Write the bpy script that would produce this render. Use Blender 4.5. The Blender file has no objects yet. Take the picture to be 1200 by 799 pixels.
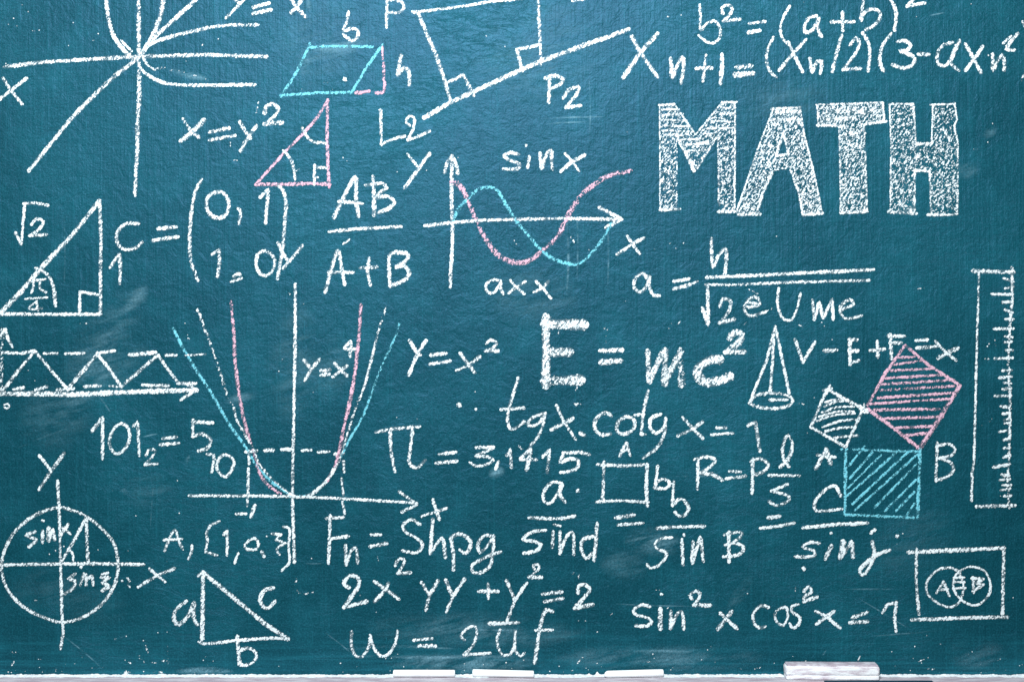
import bpy, bmesh, math, random
from mathutils import Vector
from mathutils.geometry import tessellate_polygon

random.seed(7)
S = bpy.context.scene
COL = S.collection

# ------------------------------------------------------------------ camera
# Board plane is y = 0, facing -Y.  One photo pixel on the board = 1 mm.
cam_d = bpy.data.cameras.new("camera")
cam = bpy.data.objects.new("camera", cam_d)
COL.objects.link(cam)
cam_d.sensor_fit = 'HORIZONTAL'
cam_d.sensor_width = 36.0
cam_d.lens = 50.0
cam_d.clip_end = 50.0
cam.location = (0.0, -1.6667, 0.0)
cam.rotation_euler = (math.radians(90), 0, 0)
S.camera = cam

# ------------------------------------------------------------------ light
W = bpy.data.worlds.new("World")
S.world = W
W.use_nodes = True
bg = W.node_tree.nodes["Background"]
bg.inputs["Color"].default_value = (0.80, 0.93, 1.0, 1)
bg.inputs["Strength"].default_value = 0.10


def area(name, loc, target, sx, sy, energy, color):
    d = bpy.data.lights.new(name, 'AREA')
    d.shape = 'RECTANGLE'
    d.size, d.size_y = sx, sy
    d.energy = energy
    d.color = color
    o = bpy.data.objects.new(name, d)
    COL.objects.link(o)
    o.location = loc
    o.rotation_euler = (Vector(target) - Vector(loc)).to_track_quat('-Z', 'Y').to_euler()
    return o


area("ceiling_lamp", (-0.10, -1.45, 0.98), (0, 0, 0.1), 0.55, 0.35, 58.0, (0.95, 0.98, 1.0))
area("side_lamp", (-2.2, -0.9, 1.5), (0, 0, 0.0), 0.5, 0.5, 15.0, (0.95, 0.99, 1.0))

S.view_settings.view_transform = 'Standard'
S.view_settings.look = 'None'
S.view_settings.exposure = 0.0
S.view_settings.gamma = 1.0
S.render.engine = 'CYCLES'
S.cycles.transparent_max_bounces = 24

BASE_Z = -0.3915                     # top of the ledge / foot of the board


def bx(px):                          # photo pixel -> board millimetre -> metre
    return (px - 600.0) / 1000.0


def bz(py):
    return (399.5 - py) / 1000.0


# ------------------------------------------------------------------ materials
class NT:
    def __init__(self, name):
        self.m = bpy.data.materials.new(name)
        self.m.use_nodes = True
        self.t = self.m.node_tree
        self.t.nodes.clear()
        self.out = self.t.nodes.new("ShaderNodeOutputMaterial")

    def n(self, kind, **kw):
        nd = self.t.nodes.new("ShaderNode" + kind)
        for k, v in kw.items():
            setattr(nd, k, v)
        return nd

    def link(self, a, b):
        self.t.links.new(a, b)

    def put(self, sock, v):
        if isinstance(v, bpy.types.NodeSocket):
            self.link(v, sock)
        else:
            sock.default_value = v

    def math(self, op, a, b=0.0, c=0.0, clamp=False):
        nd = self.n("Math", operation=op)
        nd.use_clamp = clamp
        for i, v in enumerate((a, b, c)):
            self.put(nd.inputs[i], v)
        return nd.outputs[0]

    def ramp(self, v, lo, hi, a=0.0, b=1.0, smooth=True):
        nd = self.n("MapRange")
        nd.interpolation_type = 'SMOOTHSTEP' if smooth else 'LINEAR'
        for i, x in enumerate((v, lo, hi, a, b)):
            self.put(nd.inputs[i], x)
        return nd.outputs[0]

    def noise(self, vec, scale, detail=2.0, rough=0.5, dist=0.0):
        nd = self.n("TexNoise")
        self.link(vec, nd.inputs["Vector"])
        nd.inputs["Scale"].default_value = scale
        nd.inputs["Detail"].default_value = detail
        nd.inputs["Roughness"].default_value = rough
        nd.inputs["Distortion"].default_value = dist
        return nd.outputs["Fac"]

    def scaled(self, vec, sc, rot=(0, 0, 0)):
        nd = self.n("Mapping")
        self.link(vec, nd.inputs["Vector"])
        nd.inputs["Scale"].default_value = sc
        nd.inputs["Rotation"].default_value = rot
        return nd.outputs[0]

    def mix(self, f, a, b):
        nd = self.n("Mix", data_type='RGBA')
        self.put(nd.inputs[0], f)
        for s, v in ((nd.inputs[6], a), (nd.inputs[7], b)):
            if isinstance(v, bpy.types.NodeSocket):
                self.link(v, s)
            else:
                s.default_value = (*v, 1)
        return nd.outputs[2]


def chalk_material(name, col, col2):
    k = NT(name)
    uv = k.n("UVMap")
    uv.uv_map = "stroke"
    sep = k.n("SeparateXYZ")
    k.link(uv.outputs[0], sep.inputs[0])
    dens, v = sep.outputs[0], sep.outputs[1]
    tc = k.n("TexCoord").outputs["Object"]
    g1 = k.noise(tc, 560.0, 2.0, 0.6, 0.5)
    g2 = k.noise(k.scaled(k.scaled(tc, (1, 1, 1), (0, -0.6, 0)), (1.0, 1.0, 0.38)), 430.0, 1.0)
    g = k.math('MULTIPLY_ADD', g2, 0.45, k.math('MULTIPLY', g1, 0.55))
    patch = k.noise(tc, 38.0, 1.0)
    edge = k.math('POWER', k.math('ABSOLUTE', v), 2.4)
    t = k.math('MULTIPLY_ADD', dens, -0.30, 0.733)
    t = k.math('MULTIPLY_ADD', edge, 0.17, t)
    t = k.math('MULTIPLY_ADD', k.math('SUBTRACT', patch, 0.5), -0.09, t)
    a = k.ramp(k.math('SUBTRACT', g, t), -0.022, 0.055)
    press = k.noise(tc, 24.0, 3.0, 0.6)
    veil = k.math('MULTIPLY', k.ramp(edge, 1.1, 0.2), k.math('MULTIPLY', k.ramp(dens, 0.75, 1.0), 0.13))
    a = k.math('MULTIPLY', a, k.ramp(press, 0.30, 0.60, 0.84, 1.0))
    a = k.math('MAXIMUM', a, veil)
    b = k.n("BsdfPrincipled")
    k.link(k.mix(k.ramp(g1, 0.35, 0.65), col2, col), b.inputs["Base Color"])
    b.inputs["Roughness"].default_value = 1.0
    b.inputs["Specular IOR Level"].default_value = 0.05
    k.link(a, b.inputs["Alpha"])
    k.link(b.outputs[0], k.out.inputs[0])
    return k.m


def smudge_material():
    k = NT("chalk_smear")
    uv = k.n("UVMap")
    uv.uv_map = "stroke"
    sep = k.n("SeparateXYZ")
    k.link(uv.outputs[0], sep.inputs[0])
    dens, v = sep.outputs[0], sep.outputs[1]
    tc = k.n("TexCoord").outputs["Object"]
    g = k.math('MULTIPLY', k.ramp(k.noise(k.scaled(k.scaled(tc, (1, 1, 1), (0, 0.25, 0)), (0.4, 1.0, 1.9)), 46.0, 6.0, 0.72, 0.3), 0.38, 0.66), k.ramp(k.noise(tc, 420.0, 2.0), 0.25, 0.7, 0.35, 1.0))
    fall = k.ramp(k.math('ABSOLUTE', v), 1.0, 0.0)
    a = k.math('MULTIPLY', k.math('MULTIPLY', fall, g), dens)
    b = k.n("BsdfPrincipled")
    b.inputs["Base Color"].default_value = (0.30, 0.60, 0.74, 1)
    b.inputs["Roughness"].default_value = 1.0
    b.inputs["Specular IOR Level"].default_value = 0.0
    k.link(a, b.inputs["Alpha"])
    k.link(b.outputs[0], k.out.inputs[0])
    return k.m


def board_material():
    k = NT("board_paint")
    tc = k.n("TexCoord").outputs["Object"]
    sep = k.n("SeparateXYZ")
    k.link(tc, sep.inputs[0])
    z = sep.outputs[2]                                            # height above the ledge
    big = k.noise(k.scaled(tc, (1.0, 1.0, 1.0), (0, 0.7, 0)), 4.5, 4.0, 0.6, 0.5)
    mid = k.noise(tc, 22.0, 4.0, 0.6)
    fine = k.noise(tc, 520.0, 2.0, 0.6)
    hs = k.noise(k.scaled(tc, (6.0, 1.0, 190.0)), 1.0, 3.0, 0.6)   # wipe marks, horizontal
    vs = k.noise(k.scaled(tc, (260.0, 1.0, 7.0)), 1.0, 2.0, 0.6)   # roller marks, vertical
    wv = k.noise(k.scaled(tc, (90.0, 1.0, 420.0)), 1.0, 2.0, 0.6)
    wipe = k.math('MULTIPLY', k.ramp(k.math('ADD', z, k.math('MULTIPLY', k.math('SUBTRACT', big, 0.5), 0.10)), 0.085, 0.0), k.ramp(hs, 0.42, 0.72))
    f = k.math('MULTIPLY', k.ramp(big, 0.40, 0.70), 0.24)
    f = k.math('MULTIPLY_ADD', k.ramp(mid, 0.45, 0.75), 0.20, f)
    f = k.math('MULTIPLY_ADD', k.ramp(fine, 0.42, 0.72), 0.34, f)
    f = k.math('MULTIPLY_ADD', k.ramp(vs, 0.52, 0.78), 0.18, f)
    f = k.math('MULTIPLY_ADD', k.ramp(hs, 0.52, 0.85), 0.09, f)
    f = k.math('MULTIPLY_ADD', wipe, 0.42, f, clamp=True)
    col = k.mix(f, (0.0003, 0.042, 0.057), (0.010, 0.136, 0.180))
    # crumbs of chalk stuck on the paint
    vo = k.n("TexVoronoi", feature='F1')
    k.link(tc, vo.inputs["Vector"])
    vo.inputs["Scale"].default_value = 62.0
    vc = k.n("SeparateColor")
    k.link(vo.outputs["Color"], vc.inputs[0])
    rad = k.ramp(vc.outputs[0], 0.80, 1.0, 0.0, 0.060, smooth=False)
    dot = k.ramp(k.math('SUBTRACT', rad, vo.outputs["Distance"]), 0.0, 0.02)
    dot = k.math('MULTIPLY', dot, k.ramp(vc.outputs[1], 0.3, 1.0, 0.06, 0.55))
    dot = k.math('MULTIPLY', dot, k.ramp(mid, 0.44, 0.58))
    col = k.mix(dot, col, (0.66, 0.82, 0.88))
    b = k.n("BsdfPrincipled")
    k.link(col, b.inputs["Base Color"])
    k.put(b.inputs["Roughness"], k.math('MULTIPLY_ADD', fine, 0.10, 0.44))
    b.inputs["Specular IOR Level"].default_value = 0.56
    b.inputs["Specular Tint"].default_value = (0.26, 0.54, 0.94, 1)
    # brushed paint: wrinkles, weave and grain
    w1 = k.noise(tc, 75.0, 4.0, 0.62, 0.8)
    w2 = k.noise(k.scaled(tc, (0.45, 1.0, 1.3), (0, 0.15, 0)), 60.0, 5.0, 0.65, 1.2)
    rid = k.math('ABSOLUTE', k.math('SUBTRACT', w2, 0.5))
    h = k.math('MULTIPLY_ADD', w1, 0.78, k.math('MULTIPLY', k.ramp(rid, 0.0, 0.05), k.ramp(big, 0.5, 0.62, 0.02, 0.11)))
    h = k.math('MULTIPLY_ADD', vs, 0.30, h)
    h = k.math('MULTIPLY_ADD', wv, 0.09, h)
    h = k.math('MULTIPLY_ADD', fine, 0.15, h)
    bump = k.n("Bump")
    bump.inputs["Strength"].default_value = 1.0
    bump.inputs["Distance"].default_value = 0.0017
    k.link(h, bump.inputs["Height"])
    k.link(bump.outputs[0], b.inputs["Normal"])
    k.link(b.outputs[0], k.out.inputs[0])
    return k.m


def dusty_material(name, c1, c2, scale, rough=0.85, bumpd=0.0006, lo=0.38, hi=0.62, stretch=(1, 1, 1)):
    k = NT(name)
    tc = k.n("TexCoord").outputs["Object"]
    sc = k.scaled(tc, stretch)
    a = k.noise(sc, scale, 5.0, 0.65)
    f = k.noise(tc, 700.0, 2.0, 0.6)
    c = k.mix(k.ramp(a, lo, hi), c1, c2)
    c = k.mix(k.math('MULTIPLY', k.ramp(f, 0.4, 0.7), 0.35), c, c2)
    b = k.n("BsdfPrincipled")
    k.link(c, b.inputs["Base Color"])
    b.inputs["Roughness"].default_value = rough
    b.inputs["Specular IOR Level"].default_value = 0.15
    bump = k.n("Bump")
    bump.inputs["Distance"].default_value = bumpd
    k.link(k.math('MULTIPLY_ADD', f, 0.5, a), bump.inputs["Height"])
    k.link(bump.outputs[0], b.inputs["Normal"])
    k.link(b.outputs[0], k.out.inputs[0])
    return k.m


M_CHALK = {
    'w': chalk_material("white_chalk", (0.85, 0.92, 0.935), (0.66, 0.78, 0.82)),
    'p': chalk_material("pink_chalk", (0.74, 0.48, 0.58), (0.62, 0.38, 0.48)),
    'c': chalk_material("blue_chalk", (0.20, 0.60, 0.71), (0.12, 0.49, 0.61)),
    's': smudge_material(),
}
M_BOARD = board_material()
M_BODY = dusty_material("board_backing", (0.12, 0.10, 0.08), (0.16, 0.14, 0.12), 20)
M_LEDGE = dusty_material("ledge_paint", (0.36, 0.31, 0.36), (0.54, 0.53, 0.57), 60, stretch=(0.5, 2, 1))
M_DUST = dusty_material("chalk_dust", (0.62, 0.70, 0.74), (0.86, 0.91, 0.92), 200, 1.0, 0.001)
M_STICK = dusty_material("stick_chalk", (0.86, 0.90, 0.90), (0.90, 0.93, 0.93), 150, 0.95, 0.0002)
M_ERASER = dusty_material("eraser_felt", (0.54, 0.47, 0.53), (0.82, 0.86, 0.88), 110, 0.95, 0.001, 0.36, 0.58, (0.35, 1, 1.6))
M_RIM = dusty_material("eraser_cover", (0.36, 0.31, 0.36), (0.60, 0.60, 0.65), 80, 0.8)
M_NAVY = dusty_material("navy_surface", (0.006, 0.03, 0.06), (0.012, 0.05, 0.085), 80, 0.9)


# ------------------------------------------------------------------ objects
def mesh_obj(name, verts, faces, mat, parent=None, uvs=None, smooth=False):
    me = bpy.data.meshes.new(name)
    me.from_pydata(verts, [], faces)
    if uvs is not None:
        lay = me.uv_layers.new(name="stroke")
        for poly in me.polygons:
            for li in poly.loop_indices:
                lay.data[li].uv = uvs[me.loops[li].vertex_index]
    me.materials.append(mat)
    if smooth:
        for p in me.polygons:
            p.use_smooth = True
    o = bpy.data.objects.new(name, me)
    COL.objects.link(o)
    if parent is not None:
        o.parent = parent
    return o


def bm_obj(name, bm, mat, parent=None, smooth=False):
    bmesh.ops.recalc_face_normals(bm, faces=bm.faces)
    me = bpy.data.meshes.new(name)
    bm.to_mesh(me)
    bm.free()
    me.materials.append(mat)
    if smooth:
        for p in me.polygons:
            p.use_smooth = True
    o = bpy.data.objects.new(name, me)
    COL.objects.link(o)
    if parent is not None:
        o.parent = parent
    return o


def box_bm(x0, x1, y0, y1, z0, z1, bev=0.0, seg=3):
    bm = bmesh.new()
    bmesh.ops.create_cube(bm, size=1.0)
    for v in bm.verts:
        v.co = Vector(((x0 + x1) / 2 + v.co.x * (x1 - x0), (y0 + y1) / 2 + v.co.y * (y1 - y0), (z0 + z1) / 2 + v.co.z * (z1 - z0)))
    if bev:
        bmesh.ops.bevel(bm, geom=bm.edges[:], offset=bev, segments=seg, profile=0.5, affect='EDGES')
    return bm


board = bpy.data.objects.new("chalkboard", None)
COL.objects.link(board)
board.location = (0, 0, BASE_Z)
board["label"] = "dark teal chalkboard covered in white, pink and blue chalk maths above a dusty ledge"
board["category"] = "chalkboard"

panel = bm_obj("writing_surface", box_bm(-1.25, 1.25, 0.0, 0.018, -0.03, 1.05), M_BOARD, board)
ledge = bm_obj("chalk_ledge", box_bm(-1.25, 1.25, -0.075, -0.0005, -0.022, 0.0, 0.0025), M_LEDGE, board)
ledge["label"] = "pale lavender grey ledge along the foot of the board, powdered with chalk"


def dust_ridge():
    """low uneven drift of chalk powder where the ledge meets the board"""
    vs, fs = [], []
    n = 1300
    peaks = {148: 0.006, 700: 0.0048, 690: 0.0025, 25: 0.002, 600: 0.002, 250: 0.0022, 1108: 0.002, 980: .002}
    r = random.Random(3)
    hw, dw = 0.0014, 0.008
    for i in range(n + 1):
        x = -0.68 + 1.36 * i / n
        hw += (0.0014 - hw) * 0.25 + r.uniform(-0.00045, 0.00045)
        dw += (0.009 - dw) * 0.1 + r.uniform(-0.0011, 0.0011)
        h = max(0.0004, hw)
        for px, ph in peaks.items():
            dd = abs(x - bx(px))
            w_ = 0.003
            if dd < w_:
                h = max(h, ph * (1 - dd / w_) ** 0.8 + r.uniform(0, 0.0006))
        d = max(0.004, dw)
        prof = [(-0.0006, h), (-0.0016, h * 0.85), (-d * 0.45, h * 0.42 + r.uniform(0, 0.0003)), (-d, 0.00006)]
        vs += [(x, y, zz) for y, zz in prof]
    for i in range(n):
        for j in range(3):
            a = i * 4 + j
            fs.append((a, a + 1, a + 5, a + 4))
    o = mesh_obj("dust_drift", vs, fs, M_DUST, ledge)
    o["kind"] = "stuff"
    o["label"] = "white line of fallen chalk powder along the back of the ledge"


dust_ridge()

# ------------------------------------------------------------------ chalk strokes
counter = [0]


def catmull(pts, closed=False):
    out = []
    n = len(pts)
    if n < 3:
        return pts[:]
    P = lambda i: pts[max(0, min(n - 1, i))]
    for i in range(n - 1):
        p0, p1, p2, p3 = P(i - 1), P(i), P(i + 1), P(i + 2)
        if closed and i == 0:
            p0 = pts[-2]
        if closed and i == n - 2:
            p3 = pts[1]
        # centripetal-ish: limit tangents by the local segment length
        d01 = math.dist(p0, p1) or 1e-6
        d12 = math.dist(p1, p2) or 1e-6
        d23 = math.dist(p2, p3) or 1e-6
        m1 = [((p2[k] - p0[k]) / (d01 + d12)) * d12 if p0 != p1 else (p2[k] - p1[k]) for k in (0, 1)]
        m2 = [((p3[k] - p1[k]) / (d12 + d23)) * d12 if p2 != p3 else (p2[k] - p1[k]) for k in (0, 1)]
        steps = max(2, int(d12 / 3.0))
        for s in range(steps):
            t = s / steps
            h00, h10 = 2 * t**3 - 3 * t**2 + 1, t**3 - 2 * t**2 + t
            h01, h11 = -2 * t**3 + 3 * t**2, t**3 - t**2
            out.append(tuple(h00 * p1[k] + h10 * m1[k] + h01 * p2[k] + h11 * m2[k] for k in (0, 1)))
    out.append(pts[-1])
    return out


def resample(pts, step):
    out = [pts[0]]
    for a, b in zip(pts, pts[1:]):
        n = max(1, int(math.dist(a, b) / step))
        for i in range(1, n + 1):
            out.append((a[0] + (b[0] - a[0]) * i / n, a[1] + (b[1] - a[1]) * i / n))
    return out


class Ink:
    """collects chalk strokes (photo pixels on the board) into one mesh"""

    def __init__(self):
        self.v, self.f, self.uv = [], [], []

    def at(self, px, py, h):
        return (bx(px), -h, bz(py) - BASE_Z)

    def stroke(self, pts, w, dens=1.0, lift=0.00022, jitter=True):
        counter[0] += 1
        base = 0.00015 + (counter[0] % 40) * 0.000008
        pts = resample(pts, max(1.2, w * 0.3))
        # drop duplicates
        q = [pts[0]]
        for p in pts[1:]:
            if math.dist(p, q[-1]) > 0.15:
                q.append(p)
        if len(q) < 2:
            q.append((q[0][0] + 0.6, q[0][1] + 0.2))
        # extend by half the width so the round caps reach past the end
        r = w / 2
        for end in (0, -1):
            a, b = (q[0], q[1]) if end == 0 else (q[-1], q[-2])
            d = math.dist(a, b)
            u = ((a[0] - b[0]) / d, (a[1] - b[1]) / d)
            ext = [(a[0] + u[0] * r * k, a[1] + u[1] * r * k) for k in (0.35, 0.7, 0.95)]
            q = ext[::-1] + q if end == 0 else q + ext
        n = len(q)
        acc = [0.0]
        for a, b in zip(q, q[1:]):
            acc.append(acc[-1] + math.dist(a, b))
        L = acc[-1]
        wj, dj = 1.0, 0.0
        w0, d0, ds = 1.0, 0.0, 0.0
        if jitter:
            w0, d0 = random.uniform(0.94, 1.10), random.uniform(-0.07, 0.05)
        i0 = len(self.v)
        for i, p in enumerate(q):
            a, b = q[max(0, i - 1)], q[min(n - 1, i + 1)]
            d = math.dist(a, b) or 1e-6
            nx, ny = -(b[1] - a[1]) / d, (b[0] - a[0]) / d
            if jitter:
                ds += -ds * 0.06 + random.uniform(-0.026, 0.026)
                wj += (1.0 - wj) * 0.25 + random.uniform(-0.09, 0.09)
                dj += -dj * 0.15 + random.uniform(-0.09, 0.09)
            s = min(acc[i], L - acc[i])
            cap = math.sqrt(max(0.0, 1 - max(0.0, (r - s) / r) ** 2)) if s < r else 1.0
            hw = r * w0 * wj * max(cap, 0.15)
            h = base + 0.000006 * (acc[i] / max(L, 1e-6))
            for k, hh in ((-1, h), (0, h + lift), (1, h)):
                self.v.append(self.at(p[0] + nx * hw * k, p[1] + ny * hw * k, hh))
                self.uv.append((max(0.02, dens + d0 + ds + dj * (0.5 if jitter else 0)), float(k)))
        for i in range(n - 1):
            for j in range(2):
                a = i0 + i * 3 + j
                self.f.append((a, a + 1, a + 4, a + 3))

    def fill(self, loops, dens):
        counter[0] += 1
        h = 0.00010
        flat = [p for lp in loops for p in lp]
        tri = tessellate_polygon([[Vector((p[0], p[1], 0)) for p in lp] for lp in loops])
        i0 = len(self.v)
        for p in flat:
            self.v.append(self.at(p[0], p[1], h))
            self.uv.append((dens, 0.0))
        for t in tri:
            self.f.append(tuple(i0 + i for i in t))

    def blob(self, x, y, w, dens=1.15):
        counter[0] += 1
        base = 0.00016 + (counter[0] % 40) * 0.000008
        i0 = len(self.v)
        self.v.append(self.at(x, y, base + 0.0006))
        self.uv.append((dens, 0.0))
        m = 9
        for i in range(m):
            a = i / m * math.tau
            rr = w / 2 * random.uniform(0.7, 1.15)
            self.v.append(self.at(x + rr * math.cos(a), y + rr * math.sin(a), base))
            self.uv.append((dens, 0.9))
        for i in range(m):
            self.f.append((i0, i0 + 1 + i, i0 + 1 + (i + 1) % m))


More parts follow.
